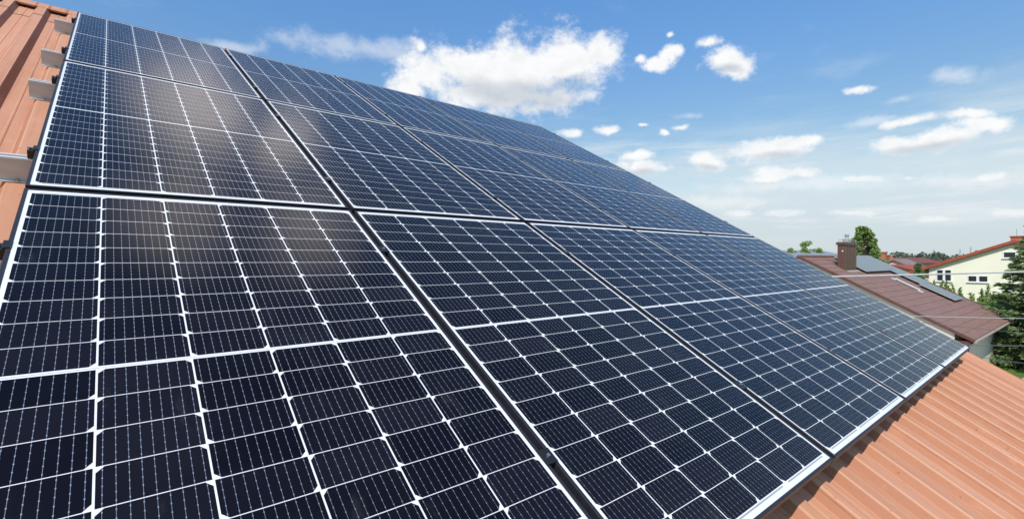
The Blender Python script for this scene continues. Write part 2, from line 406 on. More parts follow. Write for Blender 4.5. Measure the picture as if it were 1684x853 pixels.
# far wood: nobody could count these crowns
cs, rs = [], []
for i in range(900):
    a = math.radians(rng.uniform(-28, 62)); r = rng.uniform(430, 640)
    hh = rng.uniform(6.5, 10.5) + 2.2 * math.sin(a * 37) * math.sin(a * 11 + 1)
    for k in range(3):
        cs.append((r * math.cos(a) + rng.normal() * 3, r * math.sin(a) + rng.normal() * 3, hh * (.35 + .28 * k))); rs.append(rng.uniform(2.2, 3.8))
o = leaf_mesh('far_wood', clump_points(cs, rs, 26), 1.5, M_FAR)
tag(o, 'low dark green wood along the horizon behind the roofs', 'wood', kind='stuff')

# ------------------------------------------------------------------ the house that carries the array
P0 = Vector((0, 0, Z0)); TV = Vector((0, math.cos(TILT), math.sin(TILT))); NV = Vector((0, -math.sin(TILT), math.cos(TILT)))
def sp(u, v, h): return P0 + Vector((u, 0, 0)) + TV * v + NV * h        # slope coordinates to world
house = thing('metal_roofed_house', 'house under the solar array, with a salmon ribbed metal roof', 'house', (0, 0, 0))
U0, U1, VE, VRG = -3.62, 5.70, -1.75, 6.32
PITCH, HV, HR = .20, -.166, -.130
def rib_profile(u0, u1):                      # (u, h) polyline of the trapezoidal sheet; rib's right shoulder at -.225 + k * pitch
    pts = []; k = math.floor((u0 + .225) / PITCH) - 1
    while -.225 + k * PITCH - .3 < u1:
        r = -.225 + k * PITCH
        pts += [(r - .080, HV), (r - .055, HR), (r, HR), (r + .025, HV)]
        # two low stiffening creases in the pan
        pts += [(r + .068, HV), (r + .072, HV + .0025), (r + .078, HV + .0025), (r + .082, HV)]
        k += 1
    pts = [p for p in pts if u0 < p[0] < u1]
    return [(u0, HV)] + pts + [(u1, HV)]
def sheet(mb, v0, v1, dh=0, mirror=False, u0=U0, u1=U1, prof=None):
    prof = prof or rib_profile(u0, u1)
    f = (lambda u, v, h: sp(u, v, h)) if not mirror else (lambda u, v, h: Vector((u, 2 * RY - sp(u, v, h).y, sp(u, v, h).z)))
    n = max(2, int((v1 - v0) / .8))
    for j in range(n):
        a, b = v0 + (v1 - v0) * j / n, v0 + (v1 - v0) * (j + 1) / n
        vs = [f(u, a, h + dh) for u, h in prof] + [f(u, b, h + dh) for u, h in prof]; k = len(prof)
        mb.add(vs, [(i, i + 1, k + i + 1, k + i) for i in range(k - 1)])
RY = sp(0, VRG, HR).y
mb = MB()
sheet(mb, VE, 5.80); sheet(mb, 5.72, VRG - .02, .0035)
sheet(mb, VE, VRG - .02, 0, True)
for k in range(-3, 6):                        # side laps: the next sheet's edge rib lies over this one
    r = -.225 + (5 * k + 2) * PITCH
    if U0 + .2 < r < U1 - .2:
        sheet(mb, VE - .004, 5.80, .0032, prof=[(r - .0625, HR - .0135), (r - .062, HR - .0100), (r - .055, HR), (r, HR), (r + .025, HV), (r + .036, HV), (r + .0365, HV - .0030)])
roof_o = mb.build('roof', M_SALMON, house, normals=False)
# screws with domed caps are small pieces of the sheet
mb = MB()
Mrot = Matrix((Vector((1, 0, 0)), TV, NV)).transposed()
# ridge cap: two flanges lying on the ribs, with a turned-down lip
mb = MB()
def cap_strip(mir):
    f = (lambda u, v, h: sp(u, v, h)) if not mir else (lambda u, v, h: Vector((u, 2 * RY - sp(u, v, h).y, sp(u, v, h).z)))
    prof = [(6.115, HR - .012), (6.110, HR + .003), (6.130, HR + .004), (6.25, HR + .004), (6.28, HR + .004), (VRG, HR + .004)]
    us = [U0 - .02, U0 + 2.0, U0 + 4.0, U0 + 6.0, U0 + 8.0, U1 + .02]
    for a, b, d in zip(us[:-1], us[1:], [0, .002, 0, .002, 0]):
        b2 = b + .06
        vs = [f(a, v, h + d) for v, h in prof] + [f(min(b2, U1 + .02), v, h + d) for v, h in prof]; k = len(prof)
        mb.add(vs, [(i, i + 1, k + i + 1, k + i) for i in range(k - 1)])
cap_strip(False); cap_strip(True)
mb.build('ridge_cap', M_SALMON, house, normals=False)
# verge trims: folded strips along both gable edges
for side, u in ((1, U1), (-1, U0)):
    mb = MB()
    for mir in (False, True):
        f = (lambda u, v, h: sp(u, v, h)) if not mir else (lambda u, v, h: Vector((u, 2 * RY - sp(u, v, h).y, sp(u, v, h).z)))
        prof = [(u - side * .072, HV + .003), (u - side * .060, HR - .012), (u - side * .02, HR - .002), (u - side * .004, HR + .012), (u + side * .03, HR + .014), (u + side * .045, HR + .006), (u + side * .045, HR - .15), (u + side * .03, HR - .16)]
        vs = [f(a, VE - .01, h) for a, h in prof] + [f(a, VRG - .004, h) for a, h in prof]; k = len(prof)
        mb.add(vs, [(i, i + 1, k + i + 1, k + i) for i in range(k - 1)])
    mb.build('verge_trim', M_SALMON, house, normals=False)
ez_, ey_ = sp(0, VE, HV).z, sp(0, VE, HV).y
for sgn in (0, 1):
    mb = MB(); prof = [(.065 * math.cos(a), .065 * math.sin(a)) for a in [math.pi + math.pi * i / 8 for i in range(9)]]
    prof = prof + [(x * .93, y * .93) for x, y in prof[::-1]]
    yy = ey_ - .06 if sgn == 0 else 2 * RY - ey_ + .06
    mb.prism(prof, (U0 - .05, yy, ez_ - .03), (0, 1, 0), (0, 0, 1), (U1 - U0 + .1, 0, 0))
    mb.build('gutter', M_GUTTER, house, smooth=False)
wx0, wx1, wy0 = U0 + .3, U1 - .3, ey_ + .75
wy1 = 2 * RY - wy0
zt = lambda y: sp(0, 0, HV).z + y * math.tan(TILT) - .06
mb = MB()
mb.prism([(wy0, 0.001), (wy1, 0.001), (wy1, zt(wy0)), (RY, zt(RY)), (wy0, zt(wy0))], (wx0, 0, 0), (0, 1, 0), (0, 0, 1), (wx1 - wx0, 0, 0))
mb.build('wall', M_PLASTER, house)
for mir in (False, True):
    f = (lambda u, v, h: sp(u, v, h)) if not mir else (lambda u, v, h: Vector((u, 2 * RY - sp(u, v, h).y, sp(u, v, h).z)))
    for a, b in ((U0 + .01, wx0 - .003), (wx1 + .003, U1 - .01)):
        mb = MB(); vs = [f(u, v, h) for h in (HV - .03, HV - .05) for u, v in ((a, VE + .05), (b, VE + .05), (b, VRG - .05), (a, VRG - .05))]
        mb.add(vs, [(0, 1, 2, 3), (7, 6, 5, 4), (0, 4, 5, 1), (2, 6, 7, 3), (1, 5, 6, 2), (0, 3, 7, 4)])
        mb.build('soffit', M_BROWN, house)
for yb in (1.2, 8.2):
    mb = MB(); mb.box((wx1, yb, 1.2), (wx1 + .06, yb + 1.3, 2.5)); w_ = mb.build('window', M_WHITE, house)
    mb = MB(); mb.box((wx1 + .03, yb + .08, 1.28), (wx1 + .064, yb + 1.22, 2.42)); mb.build('pane', M_PANE, w_)

# ------------------------------------------------------------------ mounting rails with clamps
RAILS = [(.37, 'lowest'), (1.45, 'second lowest'), (2.19, 'third lowest'), (3.275, 'third highest'), (4.02, 'second highest'), (5.16, 'topmost')]
RLAB = ['silver mounting rail nearest the camera, under the lower half of the lowest panel row', 'silver mounting rail end with black clamp beside the white framed lower left panel',
        'large silver rail end with screwed base flange beside the middle left panel bottom', 'silver rail end with loose swarf at its tip beside the middle left panel top',
        'small silver rail end beside the bottom of the top left panel', 'small silver rail end just under the salmon ridge cap']
SLOPE_ROT = (TILT, 0, 0)
rail_ids = []
for i, (rv, rw) in enumerate(RAILS):
    r = thing('mounting_rail', RLAB[i], 'rail', sp(0, rv, 0), SLOPE_ROT, 'rails carrying the solar panels')
    x0, x1 = -.108 - .006 * (i % 3), 5.30
    mb = MB(); hb, ht = HR + .002, -.037
    prof = [(-.030, hb), (.030, hb), (.030, hb + .004), (.019, hb + .004), (.019, ht), (.007, ht), (.007, ht - .010), (-.007, ht - .010), (-.007, ht), (-.019, ht), (-.019, ht - .0035), (-.0205, ht - .0035), (-.0205, ht - .009), (-.019, ht - .009), (-.019, hb + .004), (-.030, hb + .004)]
    mb.prism(prof, (x0, 0, 0), (0, 1, 0), (0, 0, 1), (x1 - x0, 0, 0))
    mb.build('rail_profile', M_ALU, r)
    for k in range(0, 27, 3):                 # fixing screws through the base flange, on the ribs
        ru = -.2525 + (k + 1) * PITCH
        if ru < x0 + .02: continue
        mb = MB(); mb.tube([(ru, -.0255, hb + .004), (ru, -.0255, hb + .006)], .0065, 10); mb.tube([(ru, -.0255, hb + .006), (ru, -.0255, hb + .011)], .0045, 6)
        mb.build('fixing_screw', M_BOLT, r)
    for e, sx in ((-.010, -1), (5 * PW - GAPX + .010 - .0, 1)):
        mb = MB()
        xa = e - .010 if sx < 0 else e - .010
        mb.box((xa - .003 * (sx < 0), -.018, ht + .001), (xa + .020 + .010 * (sx > 0), .020, -.006))
        mb.box((xa + (0.012 if sx < 0 else -.006), -.020, -.006), (xa + (.028 if sx < 0 else .010), .020, .003))
        c_ = mb.build('end_clamp', M_CLAMP, r, bevel=.0015)
        mb = MB(); mb.tube([(xa + .002, 0, -.006), (xa + .002, 0, .001)], .0055, 8); mb.build('bolt', M_BOLT, c_)
    for q in range(1, 5):
        xm = q * PW - GAPX / 2
        mb = MB(); mb.box((xm - .0085, -.022, ht + .001), (xm + .0085, .022, .0012)); mb.box((xm - .0175, -.022, .0012), (xm + .0175, .022, .0038))
        c_ = mb.build('mid_clamp', M_CLAMP, r, bevel=.001)
        mb = MB(); mb.tube([(xm, 0, .0038), (xm, 0, .0080)], .0052, 8); mb.build('bolt', M_BOLT, c_)

# ------------------------------------------------------------------ the fifteen panels
w, h = PW - GAPX, PH - GAPY
proto = thing('solar_panel', 'x', 'solar panel', sp(0, 0, 0), SLOPE_ROT, 'solar panels of the array on the salmon roof')
mb = MB(); L_ = .0095
o4 = [(0, 0), (w, 0), (w, h), (0, h)]; i4 = [(L_, L_), (w - L_, L_), (w - L_, h - L_), (L_, h - L_)]; j4 = [(.026, .026), (w - .026, .026), (w - .026, h - .026), (.026, h - .026)]
vs = [(x, y, z) for ring, z in ((o4, -.035), (o4, 0), (i4, 0), (i4, -.0035), ) for x, y in ring] + [(x, y, -.035) for x, y in j4]
fs = []
for a, b in ((0, 4), (4, 8), (8, 12), (16, 0)):
    fs += [(a + i, a + (i + 1) % 4, b + (i + 1) % 4, b + i) for i in range(4)]
mb.add(vs, fs); fr = mb.build('frame', M_BLACK, proto, normals=False)
bv = fr.modifiers.new('bevel', 'BEVEL'); bv.width = .0012; bv.segments = 2; bv.limit_method = 'ANGLE'
me = D.meshes.new('glass'); e = .006
me.from_pydata([(e, e, -.0018), (w - e, e, -.0018), (w - e, h - e, -.0018), (e, h - e, -.0018), (e, e, -.0075), (w - e, e, -.0075), (w - e, h - e, -.0075), (e, h - e, -.0075)], [], [(0, 1, 2, 3), (7, 6, 5, 4)])
uv = me.uv_layers.new(name='UVMap')
for lp in me.loops:
    v = me.vertices[lp.vertex_index].co; uv.data[lp.index].uv = (v.x, v.y)
me.materials.append(M_CELL); g = D.objects.new('glass', me); SC.collection.objects.link(g); g.parent = proto
ROWN = ['large half seen black framed solar panel, {} in the lowest row', 'black framed solar panel, {} in the middle row', 'black framed solar panel, {} in the top row below the roof ridge']
COLN = ['leftmost', 'second from the left', 'third and central', 'second from the right', 'rightmost']
ROWN[0] = 'black framed solar panel with bold cell grid, {} in the lowest row'
for j in range(3):
    for i in range(5):
        o = proto if (i, j) == (0, 0) else copy_tree(proto)
        dz = random.uniform(-.0008, .0008)
        o.location = sp(i * PW, j * PH, dz)
        o['label'] = ROWN[j].format(COLN[i])

# ------------------------------------------------------------------ generic gable house (local x along the ridge, y across)
def slab(mb, L, x0, ye, ze, yr, zr, th):
    d = Vector((0, yr - ye, zr - ze)).normalized(); n = Vector((0, -d.z, d.y)); n = n if n.z > 0 else -n
    a, b = Vector((x0, ye, ze)), Vector((x0, yr, zr))
    vs = [a, b, b - n * th * 0 - Vector((0, 0, th)), a - n * th]; X_ = Vector((L, 0, 0))
    vs = vs + [v + X_ for v in vs]
    mb.add(vs, [(0, 1, 5, 4), (1, 2, 6, 5), (2, 3, 7, 6), (3, 0, 4, 7), (0, 3, 2, 1), (4, 5, 6, 7)])
def gable_house(name, label, cat, loc, rotz, L, half, ze, zr, oh, wallm, roofm, group=None, th=.16, verge=.4):
    """loc: ground point under the near gable's left eave corner of the roof"""
    h_ = thing(name, label, cat, loc, (0, 0, rotz), group)
    mb = MB(); slab(mb, L, 0, 0, ze, half, zr, th); slab(mb, L, 0, 2 * half, ze, half, zr, th)
    r_ = mb.build('roof', roofm, h_)
    sl_ = (zr - ze) / half; dz = th * math.sqrt(1 + sl_ * sl_) + .006
    zw = ze + sl_ * oh - dz
    mb = MB(); mb.prism([(oh, 0.001), (2 * half - oh, 0.001), (2 * half - oh, zw), (half, zr - max(dz, th + .006)), (oh, zw)], (verge, 0, 0), (0, 1, 0), (0, 0, 1), (L - 2 * verge, 0, 0))
    w_ = mb.build('wall', wallm, h_)
    return h_, r_, w_
def gable_window(par, x, y0, y1, z0, z1, mull=1, transom=False):     # on a wall facing -x, at local x
    mb = MB(); fw = .07
    mb.box((x - .03, y0, z0), (x + .05, y0 + fw, z1)); mb.box((x - .03, y1 - fw, z0), (x + .05, y1, z1))
    mb.box((x - .03, y0 + fw, z0), (x + .05, y1 - fw, z0 + fw)); mb.box((x - .03, y0 + fw, z1 - fw), (x + .05, y1 - fw, z1))
    for k in range(1, mull + 1):
        c = y0 + (y1 - y0) * k / (mull + 1); mb.box((x - .032, c - .09, z0 + fw), (x + .05, c + .09, z1 - fw))
    if transom:
        zz = z0 + (z1 - z0) * .60; mb.box((x - .028, y0 + fw, zz - .05), (x + .05, y1 - fw, zz + .05))
    w_ = mb.build('window', M_WHITE, par)
    mb = MB(); mb.box((x - .012, y0 + .03, z0 + .03), (x + .03, y1 - .03, z1 - .03)); mb.build('pane', M_PANE, w_)
    mb = MB(); mb.box((x - .12, y0 - .06, z0 - .05), (x + .02, y1 + .06, z0 - .004)); mb.build('sill', M_WHITE, w_)
    return w_

# ------------------------------------------------------------------ brown neighbour house
TH = math.radians(-1.9)
BA = CAM + Vector((26.0, 2.7045, 0)); ZE = CAM.z - 3.197
BL, BH, BRISE = 11.2, 6.308, 3.333
bh = thing('brown_roofed_house', 'house with dark brown tiled roof, brown chimney and cream wall beyond the array', 'house', (BA.x, BA.y, 0), (0, 0, TH))
bp = math.atan2(BRISE, BH)
def bpt(a, b, hh): return Vector((a, b * math.cos(bp) - hh * math.sin(bp), ZE + b * math.sin(bp) + hh * math.cos(bp)))
LB = math.hypot(BH, BRISE)
mb = MB()
na = 240; rows = 18; rb = LB / rows
for far in (False, True):
    for r in range(rows):
        vs = []
        for bb, st in ((r * rb, .018), ((r + 1) * rb, .0), ):
            for i in range(na + 1):
                a = BL * i / na; wv = .013 * abs(math.sin(math.pi * a / .19)) ** 1.5
                p = bpt(a, bb, st + wv)
                if far: p.y = 2 * BH - p.y
                vs.append(p)
        vs += [Vector(v) - Vector((0, 0, .022)) for v in vs[:na + 1]]
        k = na + 1
        f = [(i, i + 1, k + i + 1, k + i) for i in range(na)] + [(i, 2 * k + i, 2 * k + i + 1, i + 1) for i in range(na)]
        mb.add(vs, f)
mb.build('roof', M_BROWNT, bh, normals=False)
mb = MB()
for far in (False, True):                     # roof deck under the tiles
    pr = [bpt(0, 0, -.03), bpt(0, LB, -.03), bpt(0, LB, -.05), bpt(0, 0, -.05)]
    if far: pr = [Vector((p.x, 2 * BH - p.y, p.z)) for p in pr]
    vs = [p + Vector((.03, 0, 0)) for p in pr] + [p + Vector((BL - .03, 0, 0)) for p in pr]
    mb.add(vs, [(0, 1, 5, 4), (1, 2, 6, 5), (2, 3, 7, 6), (3, 0, 4, 7), (0, 3, 2, 1), (4, 5, 6, 7)])
mb.build('roof_deck', M_BROWN, bh)
for x0, x1 in ((-.045, .075), (BL - .075, BL + .045)):
    mb = MB()
    for far in (False, True):                 # folded barge boards with a raised lip
        for (xa, xb, ha, hb) in ((x0, x1, .022, .036), (x0 if x0 < 0 else x1 - .03, x0 + .03 if x0 < 0 else x1, -.05, .022), (x0 + .075 if x0 < 0 else x1 - .10, x0 + .10 if x0 < 0 else x1 - .075, .045, .055)):
            vs = [bpt(a, b, hh) for b in (-.06, LB) for hh in (ha, hb) for a in (xa, xb)]
            if far: vs = [Vector((p.x, 2 * BH - p.y, p.z)) for p in vs]
            mb.add(vs, [(0, 2, 3, 1), (4, 5, 7, 6), (0, 1, 5, 4), (2, 6, 7, 3), (0, 4, 6, 2), (1, 3, 7, 5)])
    mb.build('barge_board', M_BROWN, bh)
mb = MB(); mb.tube([bpt(a, LB, .02) for a in np.linspace(-.03, BL + .03, 30)], .085, 10); mb.build('ridge_cap', M_BROWNT, bh)
for yy in (-.07, 2 * BH + .07):
    mb = MB(); pr = [(.07 * math.cos(a), .07 * math.sin(a)) for a in [math.pi + math.pi * i / 8 for i in range(9)]]; pr += [(x * .9, y * .9 + .004) for x, y in pr[::-1]]
    mb.prism(pr, (-.02, yy, ZE - .02), (0, 1, 0), (0, 0, 1), (BL + .04, 0, 0)); mb.build('gutter', M_GUTTER, bh)
bx0, bx1, by0 = .07, 9.75, .55
zr_ = lambda y: ZE + y * math.tan(bp) - .072
mb = MB(); mb.prism([(by0, .001), (2 * BH - by0, .001), (2 * BH - by0, zr_(by0)), (BH, zr_(BH)), (by0, zr_(by0))], (bx0, 0, 0), (0, 1, 0), (0, 0, 1), (bx1 - bx0, 0, 0)); mb.build('wall', M_PLASTER, bh)
mb = MB(); mb.box((.0, .05, ZE - .17), (BL, by0 - .004, ZE - .14)); mb.build('soffit', M_BROWN, bh)
mb = MB(); mb.box((.02, .06, ZE - .137), (bx0 - .003, by0 + .35, ZE - .05)); mb.build('soffit', M_BROWN, bh)
mb = MB(); mb.tube([(bx1 - .02, -.05, ZE - .09), (bx1 + .04, .25, ZE - .3), (bx1 + .07, by0 - .06, ZE - .5), (bx1 + .07, by0 - .06, .1)], .055, 10); mb.build('downpipe', M_BROWN, bh, smooth=True)
for (xa, xb) in ((1.4, 2.9),):
    mb = MB(); mb.box((xa, by0 - .04, .95), (xb, by0 + .02, 2.0)); w_ = mb.build('window', M_WHITE, bh)
    mb = MB(); mb.box((xa + .08, by0 - .046, 1.03), (xb - .08, by0 - .01, 1.92)); mb.build('pane', M_PANE, w_)
# chimney: long sheet clad box through the slope
ca0, ca1, cy0, cy1 = 2.24, 3.86, 5.63 * math.cos(bp), 6.03 * math.cos(bp)
cz0 = ZE + cy0 * math.tan(bp) - .3; cz1 = CAM.z + (426.5 - 401.5) / FOC * 24.4 - .02
mb = MB(); mb.box((ca0, cy0, cz0), (ca1, cy1, cz1))
for k in range(1, 5):
    xx = ca0 + (ca1 - ca0) * k / 5; mb.box((xx - .012, cy0 - .012, cz0 + .2), (xx + .012, cy0 - .001, cz1 - .01))
mb.box((ca0 - .012, (cy0 + cy1) / 2 - .012, cz0 + .2), (ca0 - .001, (cy0 + cy1) / 2 + .012, cz1 - .01))
ch = mb.build('chimney', M_CHIM, bh)
mb = MB(); mb.box((ca0 - .06, cy0 - .06, cz1 - .005), (ca1 + .06, cy1 + .06, cz1 + .09)); mb.box((ca0 - .03, cy0 - .03, cz1 + .09), (ca1 + .03, cy1 + .03, cz1 + .13)); mb.build('chimney_cap', M_CHIM, ch)
mb = MB()
for xx, rr, hh in ((ca0 + .78, .085, .36), (ca0 + .42, .06, .12), (ca0 + 1.2, .06, .12)):
    mb.tube([(xx, (cy0 + cy1) / 2, cz1 + .12), (xx, (cy0 + cy1) / 2, cz1 + .12 + hh)], rr, 12)
    mb.tube([(xx, (cy0 + cy1) / 2, cz1 + .12 + hh), (xx, (cy0 + cy1) / 2, cz1 + .12 + hh + .05), (xx, (cy0 + cy1) / 2, cz1 + .2 + hh)], [rr * 1.5, rr * 1.5, .02], 12)
mb.build('flue_pipe', M_STEEL, ch)
mb = MB()
for xx in (ca0 + .05, ca1 - .05):
    for y_ in (cy0 + .03, cy1 - .03): mb.tube([(xx, y_, cz1 + .12), (xx, y_, cz1 + .24)], .014, 6)
mb.tube([(ca0 + .05, cy0 + .03, cz1 + .24), (ca1 - .05, cy0 + .03, cz1 + .24)], .014, 6); mb.tube([(ca0 + .05, cy1 - .03, cz1 + .24), (ca1 - .05, cy1 - .03, cz1 + .24)], .014, 6)
mb.build('chimney_rail', M_STEEL, ch)
mb = MB(); mb.box((ca0 - .004, cy0 + .1, cz1 - .36), (ca0 - .02, cy0 + .16, cz1 - .3)); mb.build('vent_plate', M_WHITE, ch)
mb = MB()
vs = [bpt(a, b, hh) for b in (5.42, 5.60) for hh in (.024, .032) for a in (ca0 - .05, ca1 + .1)]
mb.add(vs, [(0, 2, 3, 1), (4, 5, 7, 6), (0, 1, 5, 4), (2, 6, 7, 3), (0, 4, 6, 2), (1, 3, 7, 5)]); mb.build('chimney_flashing', M_GUTTER, bh)
# pale bar lying on the tiles, with a foot at either end
mb = MB()
vs = [bpt(a + (b - 3.2) * .13, b, hh) for b in (3.25, 4.45) for hh in (.07, .14) for a in (6.02, 6.16)]
mb.add(vs, [(0, 2, 3, 1), (4, 5, 7, 6), (0, 1, 5, 4), (2, 6, 7, 3), (0, 4, 6, 2), (1, 3, 7, 5)])
for a0, b0 in ((5.93, 3.08), (6.08, 4.38)):
    vs = [bpt(a, b, hh) for b in (b0, b0 + .22) for hh in (.035, .07) for a in (a0, a0 + .36)]
    mb.add(vs, [(0, 2, 3, 1), (4, 5, 7, 6), (0, 1, 5, 4), (2, 6, 7, 3), (0, 4, 6, 2), (1, 3, 7, 5)])
mb.build('roof_bar', M_WIRE, bh)

# grey solar panels on the brown roof
def greypv(tt, b):
    uvn = node(tt, 'TexCoord').outputs['Object']; s = node(tt, 'SeparateXYZ'); tt.links.new(uvn, s.inputs[0])
    x, y = X(tt, s.outputs[0]), X(tt, s.outputs[1])
    gx = ((x / .173).fract() - .5).abs().gt(.478); gy = ((y / .178).fract() - .5).abs().gt(.482)
    g_ = gx.max(gy)
    c = mixc(tt, g_, (.20, .225, .195), (.36, .38, .36))
    tt.links.new(c, b.inputs['Base Color']); b.inputs['Roughness'].default_value = .42
M_GPV = mat('grey_solar_glass', (.04, .05, .05), .28, 0, .6, greypv)
M_GFR = mottled('satin_aluminium_frame', (.5, .51, .52), (.42, .43, .44), 8, .4, .5, 0, metal=.6)
pv = []
def bpanel(a0, b0, wa, wb, lab):
    loc = Matrix.Rotation(TH, 4, 'Z') @ bpt(a0, b0, .16) + Vector((BA.x, BA.y, 0))
    r = thing('rooftop_solar_panel', lab, 'solar panel', loc, (0, 0, TH), 'grey solar panels on the brown roof')
    r.rotation_euler = (Matrix.Rotation(TH, 3, 'Z') @ Matrix.Rotation(bp, 3, 'X')).to_euler()
    mb = MB(); q = .03
    mb.box((0, 0, -.04), (q, wb, .003)); mb.box((wa - q, 0, -.04), (wa, wb, .003)); mb.box((q, 0, -.04), (wa - q, q, .003)); mb.box((q, wb - q, -.04), (wa - q, wb, .003))
    mb.build('frame', M_GFR, r)
    mb = MB(); mb.box((q - .005, q - .005, -.03), (wa - q + .005, wb - q + .005, 0)); mb.build('glass', M_GPV, r)
    mb = MB(); mb.box((.1, .25, -.135), (wa - .1, .29, -.041)); mb.box((.1, wb - .29, -.135), (wa - .1, wb - .25, -.041)); mb.build('mounting_rail', M_BLACK, r)
A_LAB = ['grey panel right beside the brown chimney near the ridge', 'grey panel second to the right of the brown chimney', 'grey panel third to the right of the brown chimney, below the ridge', 'grey panel fourth from the chimney, where the strip of panels turns down the roof']
for i in range(4): bpanel(4.02 + i * 1.045, 5.22, 1.03, 1.72, A_LAB[i])
ROWL = ['lowest grey panel of the strip, {} column, by the eave', 'middle grey panel of the strip along the far roof edge, {} column', 'top grey panel of the strip along the far roof edge, {} column']
for j in range(3):
    for i in range(2):
        bpanel(8.23 + i * 1.045 - (.55 if j == 0 else 0.0), 2.0 + j * 1.70, 1.03, 1.68, ROWL[j].format(['inner', 'outer'][i]))

# ------------------------------------------------------------------ pale yellow house
GX = 60.0
tip, apex = at_x(1490, 448, GX), at_x(1668, 394.5, GX)
half = tip.y - apex.y; zE, zA = tip.z, apex.z
yh, yr_, yw_ = gable_house('yellow_house', 'pale yellow rendered house with red tiled roof and white windows in the gable', 'house', (GX - .35, apex.y - half, 0), 0, 14.0, half, zE, zA, 1.75, M_YELLOW, M_RED, th=.26, verge=.38)
def yl(px, py):                               # local y, z on the gable wall
    p = at_x(px, py, GX + .03); return p.y - (apex.y - half), p.z
for (x0, y0, x1, y1, mull, tr) in ((1540.5, 443, 1566, 462, 1, True), (1591.5, 453, 1626, 463.5, 1, False), (1649.5, 413.5, 1672, 424.5, 0, False)):
    a, b = yl(x0, y1), yl(x1, y0)
    gable_window(yh, .38, b[0], a[0], a[1], b[1], mull, tr)
p = yl(1671, 389)
mb = MB(); mb.box((.8, p[0] - .55, zA - .6), (1.6, p[0] + .35, p[1] - .05)); c_ = mb.build('chimney', M_BRICK, yh)
mb = MB(); mb.box((.74, p[0] - .61, p[1] - .05), (1.66, p[0] + .41, p[1] + .07)); mb.build('chimney_cap', M_RED, c_)
mb = MB(); mb.tube([(1.2, p[0], p[1] + .07), (1.2, p[0], p[1] + .7)], .03, 6); mb.build('antenna', M_STEEL, yh)

# ------------------------------------------------------------------ roofs further off
def far_house(name, label, px0, px1, py_e, py_r, X0, L, wallm, roofm, hw, chim=None, group=None):
    """a gable house whose near gable's apex lies at px1/py_r and eave at py_e"""
    ap, ti = at_x(px1, py_r, X0), at_x(px0, py_e, X0)
    hf = abs(ti.y - ap.y)
    return gable_house(name, label, 'house', (X0, ap.y - hf, 0), 0, L, hf, ti.z, ap.z, hw, wallm, roofm, group, th=.2, verge=.3), ap, hf
(pk, r1, w1), ap, hf = far_house('pink_house', 'small pink walled house with grey brown roof and brick chimney', 1441, 1469, 436, 425.5, 88, 9, M_PINK, M_GREYTILE, .5)
gable_window(pk, .3, hf - 1.6, hf - .6, ap.z - 2.4, ap.z - 1.3, 1, False); gable_window(pk, .3, hf - 3.2, hf - 2.2, ap.z - 2.7, ap.z - 1.7, 1, False)
q = at_x(1450, 415, 89.5)
mb = MB(); mb.box((1.2, q.y - (ap.y - hf) - .55, q.z - 3.4), (2.2, q.y - (ap.y - hf) + .55, q.z - .1)); c_ = mb.build('chimney', M_BRICK, pk)
mb = MB(); mb.box((1.1, q.y - (ap.y - hf) - .63, q.z - .1), (2.3, q.y - (ap.y - hf) + .63, q.z + .1)); mb.build('chimney_cap', M_BRICK, c_)
# long roofs seen broadside: ridge across the view
def side_house(name, label, px0, px1, py_e, py_r, tdist, depth, wallm, roofm, chim=False):
    a, b = at_t(px0, py_e, tdist), at_t(px1, py_e, tdist); L = (b - a).length
    zr = at_t(px0, py_r, tdist + depth).z
    ang = math.atan2((b - a).y, (b - a).x)
    h_, r_, w_ = gable_house(name, label, 'house', (a.x, a.y, 0), ang, L, depth, a.z, zr, .6, wallm, roofm, th=.2, verge=.3)
    if chim:
        mb = MB(); mb.box((L * .72, depth - .5, zr - .8), (L * .72 + .8, depth + .3, zr + .9)); c_ = mb.build('chimney', M_BRICK, h_)
        mb = MB(); mb.box((L * .72 - .08, depth - .58, zr + .9), (L * .72 + .88, depth + .38, zr + 1.02)); mb.build('chimney_cap', M_GREYPL, c_)
    return h_
side_house('slate_roofed_house', 'house with ribbed blue grey roof rising just behind the brown ridge', 1262, 1412, 424, 411.5, 46, 5.5, M_GREYPL, M_SLATE)
side_house('maroon_roofed_house', 'house with long flat maroon roof on the skyline beside the red gable roof', 1500, 1562, 432, 423.5, 118, 8, M_GREYPL, M_MAROON)
side_house('red_roofed_house', 'house with dull red roof between the pink house and the dark conifer', 1474, 1516, 441, 426.5, 98, 7, M_GREYPL, M_MAROON, True)
side_house('low_red_annex', 'low annex with bright red roof beside the yellow house', 1512, 1560, 446, 435, 60, 4.5, M_PINK, M_RED)

